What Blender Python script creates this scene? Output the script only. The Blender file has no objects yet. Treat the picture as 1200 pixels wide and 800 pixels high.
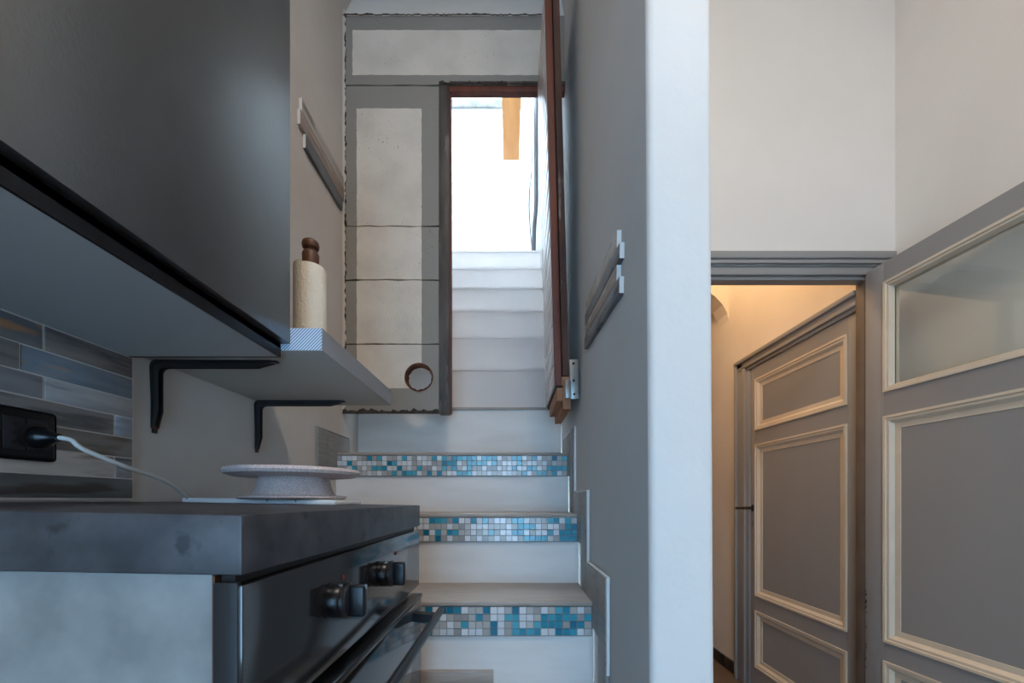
import bpy, bmesh, math, random
from mathutils import Vector, Matrix, noise as mnoise
random.seed(7)
scene = bpy.context.scene
C = scene.collection
R = math.radians

# ------------------------------------------------------------------ camera
F = 480.0          # focal length in pixels of the 1200x800 frame
H = 1.10           # camera height above the floor
HZ = 586.0         # image row of the horizon
cd = bpy.data.cameras.new('camera'); cam = bpy.data.objects.new('camera', cd); C.objects.link(cam)
cam.location = (0, 0, H); cam.rotation_euler = (R(90), 0, 0)
cd.sensor_width = 36; cd.sensor_fit = 'HORIZONTAL'; cd.lens = F / 1200 * 36
cd.shift_y = (HZ - 400) / 1200; cd.clip_start = 0.02
scene.camera = cam

# ------------------------------------------------------------------ world, lights, exposure
w = bpy.data.worlds.new('world'); scene.world = w; w.use_nodes = True
bg = w.node_tree.nodes['Background']
bg.inputs[0].default_value = (0.56, 0.78, 1.0, 1); bg.inputs[1].default_value = 15.5

def area(name, loc, rot, sx, sy, energy, col, spread=180):
    l = bpy.data.lights.new(name, 'AREA'); l.shape = 'RECTANGLE'; l.size = sx; l.size_y = sy
    l.energy = energy; l.color = col; l.spread = R(spread)
    o = bpy.data.objects.new(name, l); C.objects.link(o); o.location = loc; o.rotation_euler = rot
    return o
area('window_rear_offscreen', (-0.15, -1.87, 1.05), (R(90), 0, R(180)), 1.0, 1.5, 36, (0.33, 0.65, 1.0))
area('ceiling_lamp_offscreen', (0.37, -0.15, 3.62), (0, 0, 0), 0.5, 0.5, 22, (1.0, 0.88, 0.75))
pl = bpy.data.lights.new('hall_lamp_offscreen', 'POINT'); pl.energy = 11; pl.color = (1.0, 0.70, 0.42); pl.shadow_soft_size = 0.06
po = bpy.data.objects.new('hall_lamp_offscreen', pl); C.objects.link(po); po.location = (0.88, 2.15, 2.80)

vs = scene.view_settings
vs.view_transform = 'Standard'; vs.look = 'None'; vs.exposure = 0.45; vs.gamma = 1.0; vs.use_curve_mapping = False

# ------------------------------------------------------------------ materials
M = {}
def lin(c):
    f = lambda v: v / 12.92 if v <= 0.04045 else ((v + 0.055) / 1.055) ** 2.4
    return tuple(f(v / 255.0) for v in c) + (1,)

def mat(name, col, rough=0.6, col2=None, scale=6.0, detail=4.0, bump=0.0, bscale=60.0, metal=0.0,
        stretch=(1, 1, 1), lo=0.35, hi=0.65, spec=0.5, col3=None, scale3=20.0, lo3=0.6, hi3=0.7):
    m = bpy.data.materials.new(name); m.use_nodes = True
    nt = m.node_tree; N = nt.nodes; L = nt.links; p = N['Principled BSDF']
    p.inputs['Base Color'].default_value = lin(col); p.inputs['Roughness'].default_value = rough
    p.inputs['Metallic'].default_value = metal; p.inputs['Specular IOR Level'].default_value = spec
    tc = N.new('ShaderNodeTexCoord'); mp = N.new('ShaderNodeMapping'); mp.inputs['Scale'].default_value = stretch
    L.new(tc.outputs['Object'], mp.inputs['Vector'])
    def nz(sc, det):
        n = N.new('ShaderNodeTexNoise'); n.inputs['Scale'].default_value = sc; n.inputs['Detail'].default_value = det
        L.new(mp.outputs['Vector'], n.inputs['Vector']); return n
    def ramp(n, a, b):
        r = N.new('ShaderNodeMapRange'); r.inputs[1].default_value = a; r.inputs[2].default_value = b
        L.new(n.outputs['Fac'], r.inputs[0]); return r
    out = None
    if col2:
        mx = N.new('ShaderNodeMix'); mx.data_type = 'RGBA'
        mx.inputs[6].default_value = lin(col); mx.inputs[7].default_value = lin(col2)
        L.new(ramp(nz(scale, detail), lo, hi).outputs[0], mx.inputs[0]); out = mx.outputs[2]
        if col3:
            m3 = N.new('ShaderNodeMix'); m3.data_type = 'RGBA'; m3.inputs[7].default_value = lin(col3)
            L.new(out, m3.inputs[6]); L.new(ramp(nz(scale3, 6), lo3, hi3).outputs[0], m3.inputs[0]); out = m3.outputs[2]
        L.new(out, p.inputs['Base Color'])
    if bump > 0:
        b = N.new('ShaderNodeBump'); b.inputs['Strength'].default_value = bump; b.inputs['Distance'].default_value = 0.004
        L.new(nz(bscale, 3).outputs['Fac'], b.inputs['Height']); L.new(b.outputs[0], p.inputs['Normal'])
    M[name] = m
    return m

mat('plaster_left', (205, 196, 188), 0.9, (214, 206, 199), 2.5, bump=0.25, bscale=35)
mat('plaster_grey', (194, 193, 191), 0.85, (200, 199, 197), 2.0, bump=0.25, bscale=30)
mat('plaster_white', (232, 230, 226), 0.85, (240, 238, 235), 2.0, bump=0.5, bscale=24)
mat('plaster_room', (232, 226, 218), 0.9, (238, 232, 224), 2.0, bump=0.12, bscale=40)
mat('plaster_hall', (222, 211, 197), 0.9, (229, 219, 206), 3.0, bump=0.45, bscale=16)
mat('white_paint', (236, 234, 232), 0.7, (226, 222, 220), 5.0, bump=0.1, bscale=25)
mat('ceiling_paint', (232, 228, 222), 0.9)
mat('riser_white', (236, 233, 230), 0.55, (228, 224, 220), 4.0, bump=0.08, bscale=20, stretch=(1, 1, 4))
mat('riser_pink', (230, 219, 214), 0.6, (222, 212, 208), 3.0, bump=0.1, bscale=15)
mat('tread_tile', (176, 164, 154), 0.45, (160, 149, 139), 14, stretch=(1, 8, 8))
mat('skirt_tile', (146, 142, 138), 0.45, (132, 128, 124), 14, stretch=(1, 1, 6), bump=0.06, bscale=50)
mat('grout', (214, 208, 202), 0.9)
mat('grout_grey', (150, 147, 143), 0.9)
mat('floor_tile', (120, 100, 84), 0.4, (104, 86, 72), 4.0)
mat('caulk', (230, 229, 227), 0.6)
for i, c in enumerate([(42, 140, 165), (62, 160, 182), (30, 118, 146), (82, 170, 190)]): mat('tile_teal%d' % i, c, 0.15, spec=0.6)
for i, c in enumerate([(226, 228, 230), (212, 216, 220)]): mat('tile_white%d' % i, c, 0.18, spec=0.6)
for i, c in enumerate([(172, 168, 164), (186, 182, 178), (160, 157, 156), (196, 194, 192)]): mat('tile_grey%d' % i, c, 0.2, spec=0.6)
mat('counter', (42, 44, 50), 0.42, (68, 69, 74), 22.0, 8, bump=0.05, bscale=90, col3=(28, 30, 36), scale3=34, lo3=0.58, hi3=0.68)
mat('laminate_light', (122, 125, 125), 0.5, (146, 148, 147), 18.0, 8, bump=0.05, bscale=90, col3=(104, 107, 108), scale3=14, lo3=0.62, hi3=0.74)
mat('cabinet_dark', (27, 26, 27), 0.33, (46, 44, 44), 7.0, 8, bump=0.07, bscale=260, stretch=(1, 1, 1), spec=1.0, col3=(18, 18, 20), scale3=12, lo3=0.5, hi3=0.75)
M['cabinet_dark'].node_tree.nodes['Principled BSDF'].inputs['IOR'].default_value = 1.95
mat('cabinet_underside', (177, 177, 176), 0.55)
mat('grip_black', (18, 18, 21), 0.4)
mat('outlet_module', (34, 37, 42), 0.3)
mat('black_glass', (30, 31, 34), 0.12, spec=0.9)
mat('black_enamel', (24, 26, 30), 0.28)
mat('oven_side', (34, 35, 37), 0.45, spec=0.3)
mat('black_plastic', (13, 14, 17), 0.3, spec=0.35)
mat('chrome', (150, 155, 160), 0.2, metal=1.0)
mat('red_lamp', (96, 20, 24), 0.3)
mat('shelf_grey', (186, 183, 174), 0.6, (178, 175, 167), 3.0)
mat('shelf_edge', (150, 152, 156), 0.55)
mat('bracket_metal', (27, 28, 30), 0.4, (37, 38, 40), 12)
mat('rust', (110, 62, 38), 0.9, (72, 42, 30), 30, bump=0.8, bscale=120)
mat('walnut', (104, 66, 46), 0.5, (78, 46, 32), 18, stretch=(1, 1, 0.2))
mat('paper', (232, 220, 200), 0.95, (238, 228, 210), 20, bump=0.5, bscale=160)
mat('speckle', (224, 204, 198), 0.6, (190, 177, 178), 320, 2, col3=(234, 226, 225), scale3=380, lo3=0.58, hi3=0.64)
mat('white_enamel', (232, 234, 236), 0.25)
mat('cable_white', (214, 216, 212), 0.5)
mat('door_grey', (153, 151, 149), 0.42, (147, 145, 143), 2.0, bump=0.05, bscale=60, stretch=(1, 1, 0.3))
mat('door_cream', (222, 208, 186), 0.45, (214, 200, 180), 8)
mat('door_chip', (40, 36, 33), 0.8)
mat('steel', (160, 160, 156), 0.4, (140, 140, 137), 25, metal=0.7)
mat('steel_dark', (70, 66, 62), 0.4, metal=0.8)
mat('black_tile', (34, 36, 42), 0.25)
mat('redwood', (120, 62, 44), 0.6, (86, 44, 36), 16, stretch=(1, 1, 0.15), bump=0.2, bscale=60)
mat('old_wood', (96, 66, 52), 0.8, (60, 42, 38), 14, stretch=(1, 1, 0.2), bump=0.5, bscale=50, col3=(150, 140, 134), scale3=18, lo3=0.60, hi3=0.66)
mat('pale_wood', (172, 122, 88), 0.7, (142, 94, 66), 14, stretch=(1, 0.2, 0.2), bump=0.2, bscale=60)
mat('hatch_board', (206, 196, 192), 0.17, (186, 170, 164), 10, stretch=(1, 0.2, 1), bump=0.1, bscale=30)
mat('jamb_wood', (98, 91, 86), 0.6, (62, 56, 53), 20, stretch=(1, 1, 0.2), bump=0.4, bscale=60, col3=(122, 116, 110), scale3=24, lo3=0.6, hi3=0.68)
mat('dirt', (42, 38, 36), 0.95, (66, 60, 56), 30, bump=0.8, bscale=90)
mat('beam_wood', (226, 158, 88), 0.6, (206, 136, 70), 8, stretch=(1, 0.15, 1), bump=0.1, bscale=40)
mat('pipe_grey', (74, 72, 74), 0.5)
mat('concrete_rough', (176, 176, 172), 0.95, (140, 140, 138), 10, bump=0.7, bscale=40)
mat('jamb_brown', (112, 98, 86), 0.6, (96, 84, 74), 10)
mat('white_body', (226, 224, 222), 0.8)

def wood_tile(name, a, b, c, rough=0.55):
    return mat(name, a, rough, b, 7.0, 8, bump=0.15, bscale=40, lo=0.42, hi=0.60, stretch=(1, 0.6, 4.5), col3=c, scale3=8, lo3=0.54, hi3=0.64)
wood_tile('plank0', (112, 120, 128), (136, 138, 140), (190, 146, 112))
wood_tile('plank1', (112, 106, 104), (146, 134, 124), (66, 66, 72))
wood_tile('plank2', (118, 128, 140), (140, 148, 156), (196, 146, 110))
wood_tile('plank3', (186, 182, 180), (160, 156, 154), (92, 90, 94))
wood_tile('plank4', (136, 136, 136), (156, 153, 151), (102, 104, 107))
wood_tile('plank5', (126, 119, 114), (148, 141, 134), (100, 85, 75))
wood_tile('plank6', (222, 216, 210), (190, 184, 178), (150, 122, 102))
wood_tile('plank7', (92, 97, 100), (109, 114, 117), (75, 70, 68))
wood_tile('plank8', (143, 148, 156), (161, 163, 168), (119, 124, 131))
wood_tile('strip_a', (170, 163, 156), (195, 185, 178), (126, 119, 114))
wood_tile('strip_b', (102, 102, 107), (119, 119, 122), (85, 85, 90))
wood_tile('strip_c', (161, 143, 131), (136, 124, 117), (183, 170, 161))
wood_tile('strip_d', (104, 107, 114), (122, 124, 129), (80, 80, 85))

def nodes_of(name):
    m = bpy.data.materials.new(name); m.use_nodes = True; M[name] = m
    return m.node_tree, m.node_tree.nodes, m.node_tree.links, m.node_tree.nodes['Principled BSDF']
def mth(N, L, op, a, b=None):
    n = N.new('ShaderNodeMath'); n.operation = op
    for k, v in enumerate((a, b)):
        if v is None: continue
        if isinstance(v, (int, float)): n.inputs[k].default_value = v
        else: L.new(v, n.inputs[k])
    return n.outputs[0]

# painted board wall: grey borders around two cream fields, specks of wear
nt, N, L, p = nodes_of('board_paint')
geo = N.new('ShaderNodeNewGeometry'); sep = N.new('ShaderNodeSeparateXYZ'); L.new(geo.outputs['Position'], sep.inputs[0])
n1 = N.new('ShaderNodeTexNoise'); n1.inputs['Scale'].default_value = 25; L.new(geo.outputs['Position'], n1.inputs['Vector'])
jit = mth(N, L, 'MULTIPLY', mth(N, L, 'SUBTRACT', n1.outputs['Fac'], 0.5), 0.007)
px = mth(N, L, 'ADD', sep.outputs[0], jit); pz = mth(N, L, 'ADD', sep.outputs[2], jit)
def rect(x0, x1, z0, z1):
    a = mth(N, L, 'MULTIPLY', mth(N, L, 'GREATER_THAN', px, x0), mth(N, L, 'LESS_THAN', px, x1))
    b = mth(N, L, 'MULTIPLY', mth(N, L, 'GREATER_THAN', pz, z0), mth(N, L, 'LESS_THAN', pz, z1))
    return mth(N, L, 'MULTIPLY', a, b)
ra = rect(-0.713, 0.20, H + 1.899, H + 2.10); rb = rect(-0.694, -0.404, H + 0.50, H + 1.75)
msk = mth(N, L, 'MAXIMUM', ra, rb)
mx = N.new('ShaderNodeMix'); mx.data_type = 'RGBA'; mx.inputs[6].default_value = lin((150, 147, 141)); mx.inputs[7].default_value = lin((228, 221, 210))
L.new(msk, mx.inputs[0])
n2 = N.new('ShaderNodeTexNoise'); n2.inputs['Scale'].default_value = 105; n2.inputs['Detail'].default_value = 6; L.new(geo.outputs['Position'], n2.inputs['Vector'])
sp = N.new('ShaderNodeMapRange'); sp.inputs[1].default_value = 0.645; sp.inputs[2].default_value = 0.72; L.new(n2.outputs['Fac'], sp.inputs[0])
n3 = N.new('ShaderNodeTexNoise'); n3.inputs['Scale'].default_value = 7; n3.inputs['Detail'].default_value = 8; L.new(geo.outputs['Position'], n3.inputs['Vector'])
sv = N.new('ShaderNodeMapRange'); sv.inputs[1].default_value = 0.4; sv.inputs[2].default_value = 0.8; sv.inputs[4].default_value = 0.35; L.new(n3.outputs['Fac'], sv.inputs[0])
n4 = N.new('ShaderNodeTexNoise'); n4.inputs['Scale'].default_value = 4.5; n4.inputs['Detail'].default_value = 3; L.new(geo.outputs['Position'], n4.inputs['Vector'])
sc = N.new('ShaderNodeMapRange'); sc.inputs[1].default_value = 0.46; sc.inputs[2].default_value = 0.62; sc.inputs[4].default_value = 0.85; L.new(n4.outputs['Fac'], sc.inputs[0])
spk = mth(N, L, 'MULTIPLY', sp.outputs[0], sc.outputs[0])
m2 = N.new('ShaderNodeMix'); m2.data_type = 'RGBA'; m2.inputs[7].default_value = lin((160, 154, 146)); L.new(mx.outputs[2], m2.inputs[6]); L.new(sv.outputs[0], m2.inputs[0])
m3 = N.new('ShaderNodeMix'); m3.data_type = 'RGBA'; m3.inputs[7].default_value = lin((86, 82, 78)); L.new(m2.outputs[2], m3.inputs[6]); L.new(spk, m3.inputs[0])
L.new(m3.outputs[2], p.inputs['Base Color']); p.inputs['Roughness'].default_value = 0.85
bp = N.new('ShaderNodeBump'); bp.inputs['Strength'].default_value = 0.4; bp.inputs['Distance'].default_value = 0.004; L.new(n2.outputs['Fac'], bp.inputs['Height']); L.new(bp.outputs[0], p.inputs['Normal'])

# blue and white striped protective film on the shelf's cut end
nt, N, L, p = nodes_of('striped_film')
geo = N.new('ShaderNodeNewGeometry'); sep = N.new('ShaderNodeSeparateXYZ'); L.new(geo.outputs['Position'], sep.inputs[0])
fr = mth(N, L, 'FRACT', mth(N, L, 'MULTIPLY', mth(N, L, 'SUBTRACT', sep.outputs[0], sep.outputs[2]), 160.0))
mx = N.new('ShaderNodeMix'); mx.data_type = 'RGBA'; mx.inputs[6].default_value = lin((226, 232, 238)); mx.inputs[7].default_value = lin((110, 152, 192))
L.new(mth(N, L, 'GREATER_THAN', fr, 0.5), mx.inputs[0]); L.new(mx.outputs[2], p.inputs['Base Color']); p.inputs['Roughness'].default_value = 0.4

# window glass of the door
nt, N, L, p = nodes_of('pane_glass')
p.inputs['Base Color'].default_value = (0.93, 0.96, 0.95, 1); p.inputs['Roughness'].default_value = 0.03
tr = N.new('ShaderNodeBsdfTransparent'); tr.inputs[0].default_value = (0.94, 0.96, 0.95, 1)
gl = N.new('ShaderNodeBsdfGlossy'); gl.inputs['Roughness'].default_value = 0.03
lw = N.new('ShaderNodeLayerWeight'); lw.inputs[0].default_value = 0.5
fz = N.new('ShaderNodeMath'); fz.operation = 'MULTIPLY_ADD'; fz.inputs[1].default_value = 0.14; fz.inputs[2].default_value = 0.03
L.new(lw.outputs['Facing'], fz.inputs[0])
ms = N.new('ShaderNodeMixShader'); L.new(fz.outputs[0], ms.inputs[0]); L.new(tr.outputs[0], ms.inputs[1]); L.new(gl.outputs[0], ms.inputs[2])
L.new(ms.outputs[0], N['Material Output'].inputs[0])

# ------------------------------------------------------------------ builders
OFF = {}
def thing(name, label, cat, loc=(0, 0, 0), rot=None, group=None, kind=None):
    o = bpy.data.objects.new(name, None); C.objects.link(o); o.empty_display_size = 0.05
    o.location = loc
    if rot: o.rotation_euler = rot
    OFF[o] = Vector((0, 0, 0)) if rot else Vector(loc)
    tag(o, label, cat, group, kind); return o
def tag(o, label=None, cat=None, group=None, kind=None):
    if label: o['label'] = label
    if cat: o['category'] = cat
    if group: o['group'] = group
    if kind: o['kind'] = kind
    return o
def obj(name, bm, m, parent=None, smooth=False):
    me = bpy.data.meshes.new(name)
    off = OFF.get(parent, Vector((0, 0, 0))) if parent else Vector((0, 0, 0))
    if off.length: bmesh.ops.translate(bm, verts=bm.verts, vec=-off)
    bmesh.ops.recalc_face_normals(bm, faces=bm.faces)
    bm.to_mesh(me); bm.free()
    for k in (m if isinstance(m, (list, tuple)) else [m]): me.materials.append(M[k])
    if smooth:
        for f in me.polygons: f.use_smooth = True
        me.set_sharp_from_angle(angle=R(40))
    o = bpy.data.objects.new(name, me); C.objects.link(o)
    if parent: o.parent = parent
    OFF[o] = off
    return o
def nb(): return bmesh.new()
def abox(bm, x0, x1, y0, y1, z0, z1, bevel=0.0, seg=2, mi=0):
    r = bmesh.ops.create_cube(bm, size=1.0)
    vv = r['verts']
    for v in vv:
        v.co = Vector((x0 if v.co.x < 0 else x1, y0 if v.co.y < 0 else y1, z0 if v.co.z < 0 else z1))
    fs = set(f for v in vv for f in v.link_faces)
    for f in fs: f.material_index = mi
    if bevel > 0:
        es = list(set(e for v in vv for e in v.link_edges))
        bmesh.ops.bevel(bm, geom=es, offset=bevel, segments=seg, affect='EDGES', profile=0.5)
    return bm
def box(name, x0, x1, y0, y1, z0, z1, m, parent=None, bevel=0.0, seg=2):
    return obj(name, abox(nb(), x0, x1, y0, y1, z0, z1, bevel, seg), m, parent, smooth=bevel > 0)
def struct(o, label, cat='wall'):
    return tag(o, label, cat, kind='structure')
def prism(bm, pts, a0, a1, axis='y'):
    """polygon pts extruded along an axis; pts are (x,z) for y, (y,z) for x, (x,y) for z"""
    def mk(p, a):
        return {'y': (p[0], a, p[1]), 'x': (a, p[0], p[1]), 'z': (p[0], p[1], a)}[axis]
    A = [bm.verts.new(mk(p, a0)) for p in pts]; B = [bm.verts.new(mk(p, a1)) for p in pts]
    bm.faces.new(A); bm.faces.new(B[::-1]); n = len(pts)
    for i in range(n): bm.faces.new((A[i], B[i], B[(i + 1) % n], A[(i + 1) % n]))
    return bm
def lathe(bm, prof, loc=(0, 0, 0), seg=48, axis='z', cap=True):
    rings = []
    loc = Vector(loc)
    for (r, h) in prof:
        ring = []
        for k in range(seg):
            a = 2 * math.pi * k / seg; c, s = r * math.cos(a), r * math.sin(a)
            v = {'z': (c, s, h), 'x': (h, c, s), 'y': (c, h, s)}[axis]
            ring.append(bm.verts.new(loc + Vector(v)))
        rings.append(ring)
    for a, b in zip(rings, rings[1:]):
        for k in range(seg): bm.faces.new((a[k], a[(k + 1) % seg], b[(k + 1) % seg], b[k]))
    if cap: bm.faces.new(rings[0][::-1]); bm.faces.new(rings[-1])
    return bm
def smooth_path(pts, n=8):
    pts = [Vector(p) for p in pts]; out = []
    P = [pts[0]] + pts + [pts[-1]]
    for i in range(1, len(P) - 2):
        for k in range(n):
            t = k / n; p0, p1, p2, p3 = P[i - 1], P[i], P[i + 1], P[i + 2]
            out.append(0.5 * ((2 * p1) + (p2 - p0) * t + (2 * p0 - 5 * p1 + 4 * p2 - p3) * t * t + (3 * p1 - p0 - 3 * p2 + p3) * t ** 3))
    out.append(pts[-1]); return out
def tube(bm, pts, r, seg=10):
    pts = [Vector(p) for p in pts]; rings = []
    up = Vector((0, 0, 1))
    for i, p in enumerate(pts):
        t = (pts[min(i + 1, len(pts) - 1)] - pts[max(i - 1, 0)]).normalized()
        u = up if abs(t.dot(up)) < 0.95 else Vector((1, 0, 0))
        a = t.cross(u).normalized(); b = t.cross(a).normalized()
        rr = r[i] if isinstance(r, list) else r
        rings.append([bm.verts.new(p + a * rr * math.cos(2 * math.pi * k / seg) + b * rr * math.sin(2 * math.pi * k / seg)) for k in range(seg)])
    for A, B in zip(rings, rings[1:]):
        for k in range(seg): bm.faces.new((A[k], A[(k + 1) % seg], B[(k + 1) % seg], B[k]))
    bm.faces.new(rings[0]); bm.faces.new(rings[-1][::-1])
    return bm
def frame_ring(bm, x0, x1, z0, z1, prof, y0=0.0):
    """mitred moulding around a rectangle in the local xz plane; prof = (inset, height towards -y)"""
    loops = []
    for (i, h) in prof:
        loops.append([bm.verts.new((x, y0 - h, z)) for x, z in ((x0 + i, z0 + i), (x1 - i, z0 + i), (x1 - i, z1 - i), (x0 + i, z1 - i))])
    for A, B in zip(loops, loops[1:]):
        for k in range(4): bm.faces.new((A[k], A[(k + 1) % 4], B[(k + 1) % 4], B[k]))
    return bm
def at(px, py, Y): return ((px - 600) * Y / F, Y, H + (HZ - py) * Y / F)

# ================================================================== THE SETTING
XL, XR = -0.755, 0.242           # stair side walls
YP, PT = 1.83, 0.03              # painted board wall: front plane, thickness
ZC = 3.70
struct(box('floor', -0.86, 1.6, -2.0, 4.1, -0.08, 0.0, 'floor_tile'), 'brown tiled floor of the kitchen and hallway', 'floor')
struct(box('ceiling_kitchen', -0.86, 1.6, -2.0, 2.06, ZC, ZC + 0.06, 'ceiling_paint'), 'flat white kitchen ceiling', 'ceiling')
struct(box('wall_left', XL - 0.1, XL, -2.0, 4.5, 0, 5.2, 'plaster_left'), 'warm off-white plaster wall carrying the shelf and its brackets')
struct(box('wall_right', 1.5, 1.6, -2.0, 1.645, 0, ZC, 'plaster_room'), 'off-white plaster wall behind the open panelled door')
struct(box('wall_rear', -0.86, 1.6, -2.0, -1.9, 0, ZC, 'plaster_room'), 'plaster wall holding the kitchen window')
w1 = tag(thing('window_1', 'white framed kitchen window letting in blue daylight', 'window', (-0.15, -1.9, 0.27)), kind='structure')
for a in ((-0.72, -0.65, 0.23, 1.87), (0.35, 0.42, 0.23, 1.87), (-0.65, 0.35, 0.23, 0.30), (-0.65, 0.35, 1.80, 1.87)):
    box('window_frame', a[0], a[1], -1.9, -1.86, a[2], a[3], 'white_paint', w1, 0.003)
box('pane', -0.65, 0.35, -1.9, -1.89, 0.30, 1.80, 'white_enamel', w1)
# partition between the stairs and the room: grey side, white rounded end
def shear_x(bm, k, z0):
    for v in bm.verts: v.co.x += -k * (v.co.z - z0)
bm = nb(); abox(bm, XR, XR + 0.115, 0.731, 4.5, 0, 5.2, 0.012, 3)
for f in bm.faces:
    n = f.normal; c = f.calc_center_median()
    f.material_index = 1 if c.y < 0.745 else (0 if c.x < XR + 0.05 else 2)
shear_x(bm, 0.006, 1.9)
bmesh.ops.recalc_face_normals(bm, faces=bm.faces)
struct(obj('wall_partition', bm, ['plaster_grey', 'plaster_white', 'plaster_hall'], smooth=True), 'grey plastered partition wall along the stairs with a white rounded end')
# wall with the doorway to the hall
bm = nb()
for a in ((XR + 0.10, 0.65, 0, ZC), (1.40, 1.55, 0, ZC), (0.65, 1.40, 1.965, ZC)):
    abox(bm, a[0], a[1], 1.603, 1.645, a[2], a[3])
struct(obj('wall_back', bm, 'plaster_room'), 'off-white plaster wall above the doorway to the hall')
# hall
XH = 1.41
bm = nb()
for a in ((1.645, 1.664, 0, 3.0), (2.402, 4.1, 0, 3.0), (1.664, 2.402, H + 0.767, 3.0)): abox(bm, XH, XH + 0.04, a[0], a[1], a[2], a[3])
abox(bm, XH + 0.04, XH + 0.1, 1.645, 4.1, 0, 3.0)
struct(obj('wall_hall_right', bm, 'plaster_hall'), 'cream textured hallway wall around the closed panelled door')
struct(box('wall_hall_end', 0.33, 1.55, 4.0, 4.1, 0, 3.0, 'plaster_hall'), 'cream plaster wall at the end of the hallway')
struct(box('ceiling_hall', 0.33, 1.55, 1.62, 4.1, 2.95, 3.02, 'plaster_hall'), 'cream hallway ceiling', 'ceiling')
bm = nb()   # arch across the hall
pts = [(XH, 2.96), (0.345, 2.96)]
for k in range(17):
    a = math.pi * (1 - k / 16.0)
    pts.append((0.88 + 0.532 * math.cos(a), H + 1.16 + 0.30 * math.sin(a)))
prism(bm, pts, 2.667, 2.80, 'y')
struct(obj('trim_hall_arch', bm, 'plaster_hall'), 'cream plaster arch spanning the hallway', 'arch')
# baseboard of black tiles in the hall
bb = struct(box('baseboard_hall', XH - 0.006, XH, 2.545, 4.0, 0, 0.080, 'grout_grey'), 'row of black baseboard tiles along the hallway wall', 'baseboard')
for k in range(7):
    y = 2.55 + k * 0.155
    box('tile', XH - 0.012, XH - 0.003, y, y + 0.15, 0.003, 0.076, 'black_tile', bb, 0.0015)

# ------------------------------------------------------------ painted board wall with the stair opening
Zp = lambda py: H + (HZ - py) * YP / F
XO = -0.278           # left side of the opening (inside of the jamb)
XJ = -0.324           # outside of the jamb
wb = tag(thing('wall_boards', 'cream and grey painted board wall around the stair opening', 'wall', (XL, YP, Zp(482))), kind='structure')
def wobble_board(x0, x1, z0, z1):
    bm = nb(); n = 28; loops = []
    for (yy, ins) in ((YP + 0.004, 0.0), (YP, 0.004), ):
        loops.append([])
    top = []; bot = []
    seedz = random.random() * 50
    for i in range(n + 1):
        x = x0 + (x1 - x0) * i / n
        top.append((x, z1 - 0.0028 + 0.0045 * mnoise.noise(Vector((x * 22, seedz, 0)))))
        bot.append((x, z0 + 0.0028 + 0.0045 * mnoise.noise(Vector((x * 22, seedz + 9, 0)))))
    prism(bm, bot + top[::-1], YP, YP + PT, 'y')
    return bm
z18, z100, z265, z328, z403, zbot = Zp(18), Zp(100), Zp(265), Zp(328), Zp(403), Zp(482)
obj('board', wobble_board(XL, XR, z100, z18), 'board_paint', wb)
for a, b in ((z265, z100), (z328, z265), (z403, z328)):
    obj('board', wobble_board(XL, XJ, a, b), 'board_paint', wb)
# lowest board with the round hole
hx, _, hz = at(491, 442, YP); hr = 0.062
bm = nb(); n = 48; ro = []; ri = []
x0, x1, z0, z1 = XL, XJ, zbot, z403 - 0.003
for k in range(n):
    a = 2 * math.pi * k / n; c, s = math.cos(a), math.sin(a)
    t = min(((x1 if c > 0 else x0) - hx) / c if abs(c) > 1e-6 else 9e9, ((z1 if s > 0 else z0) - hz) / s if abs(s) > 1e-6 else 9e9)
    ro.append([hx + c * t, hz + s * t]); ri.append((hx + c * hr, hz + s * hr))
for cx, cz in ((x0, z0), (x1, z0), (x1, z1), (x0, z1)):
    k = min(range(n), key=lambda i: (ro[i][0] - cx) ** 2 + (ro[i][1] - cz) ** 2); ro[k] = [cx, cz]
V = {}
for nm, ring in (('o', ro), ('i', ri)):
    for side, yy in ((0, YP), (1, YP + PT)):
        V[nm, side] = [bm.verts.new((p[0], yy, p[1])) for p in ring]
for k in range(n):
    j = (k + 1) % n
    bm.faces.new((V['o', 0][k], V['o', 0][j], V['i', 0][j], V['i', 0][k])); bm.faces.new((V['o', 1][k], V['i', 1][k], V['i', 1][j], V['o', 1][j]))
    bm.faces.new((V['o', 0][k], V['o', 1][k], V['o', 1][j], V['o', 0][j])); f = bm.faces.new((V['i', 0][k], V['i', 0][j], V['i', 1][j], V['i', 1][k])); f.material_index = 1
lb = obj('board', bm, ['board_paint', 'rust'], wb)
bm = nb()   # rusty ragged rim inside the hole
A = []; B = []; B2 = []
for k in range(40):
    a = 2 * math.pi * k / 40; q = 0.006 * mnoise.noise(Vector((math.cos(a) * 4, math.sin(a) * 4, 3)))
    r0 = hr + 0.002; r1 = hr - 0.006 + q
    A.append(bm.verts.new((hx + r0 * math.cos(a), YP - 0.003, hz + r0 * math.sin(a)))); B.append(bm.verts.new((hx + r1 * math.cos(a), YP - 0.001, hz + r1 * math.sin(a)))); B2.append(bm.verts.new((hx + (r1 - 0.001) * math.cos(a), YP + PT + 0.01, hz + (r1 - 0.001) * math.sin(a))))
for k in range(40):
    j = (k + 1) % 40
    bm.faces.new((A[k], A[j], B[j], B[k])); bm.faces.new((B[k], B[j], B2[j], B2[k]))
obj('hole_rim', bm, 'rust', lb)
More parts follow.
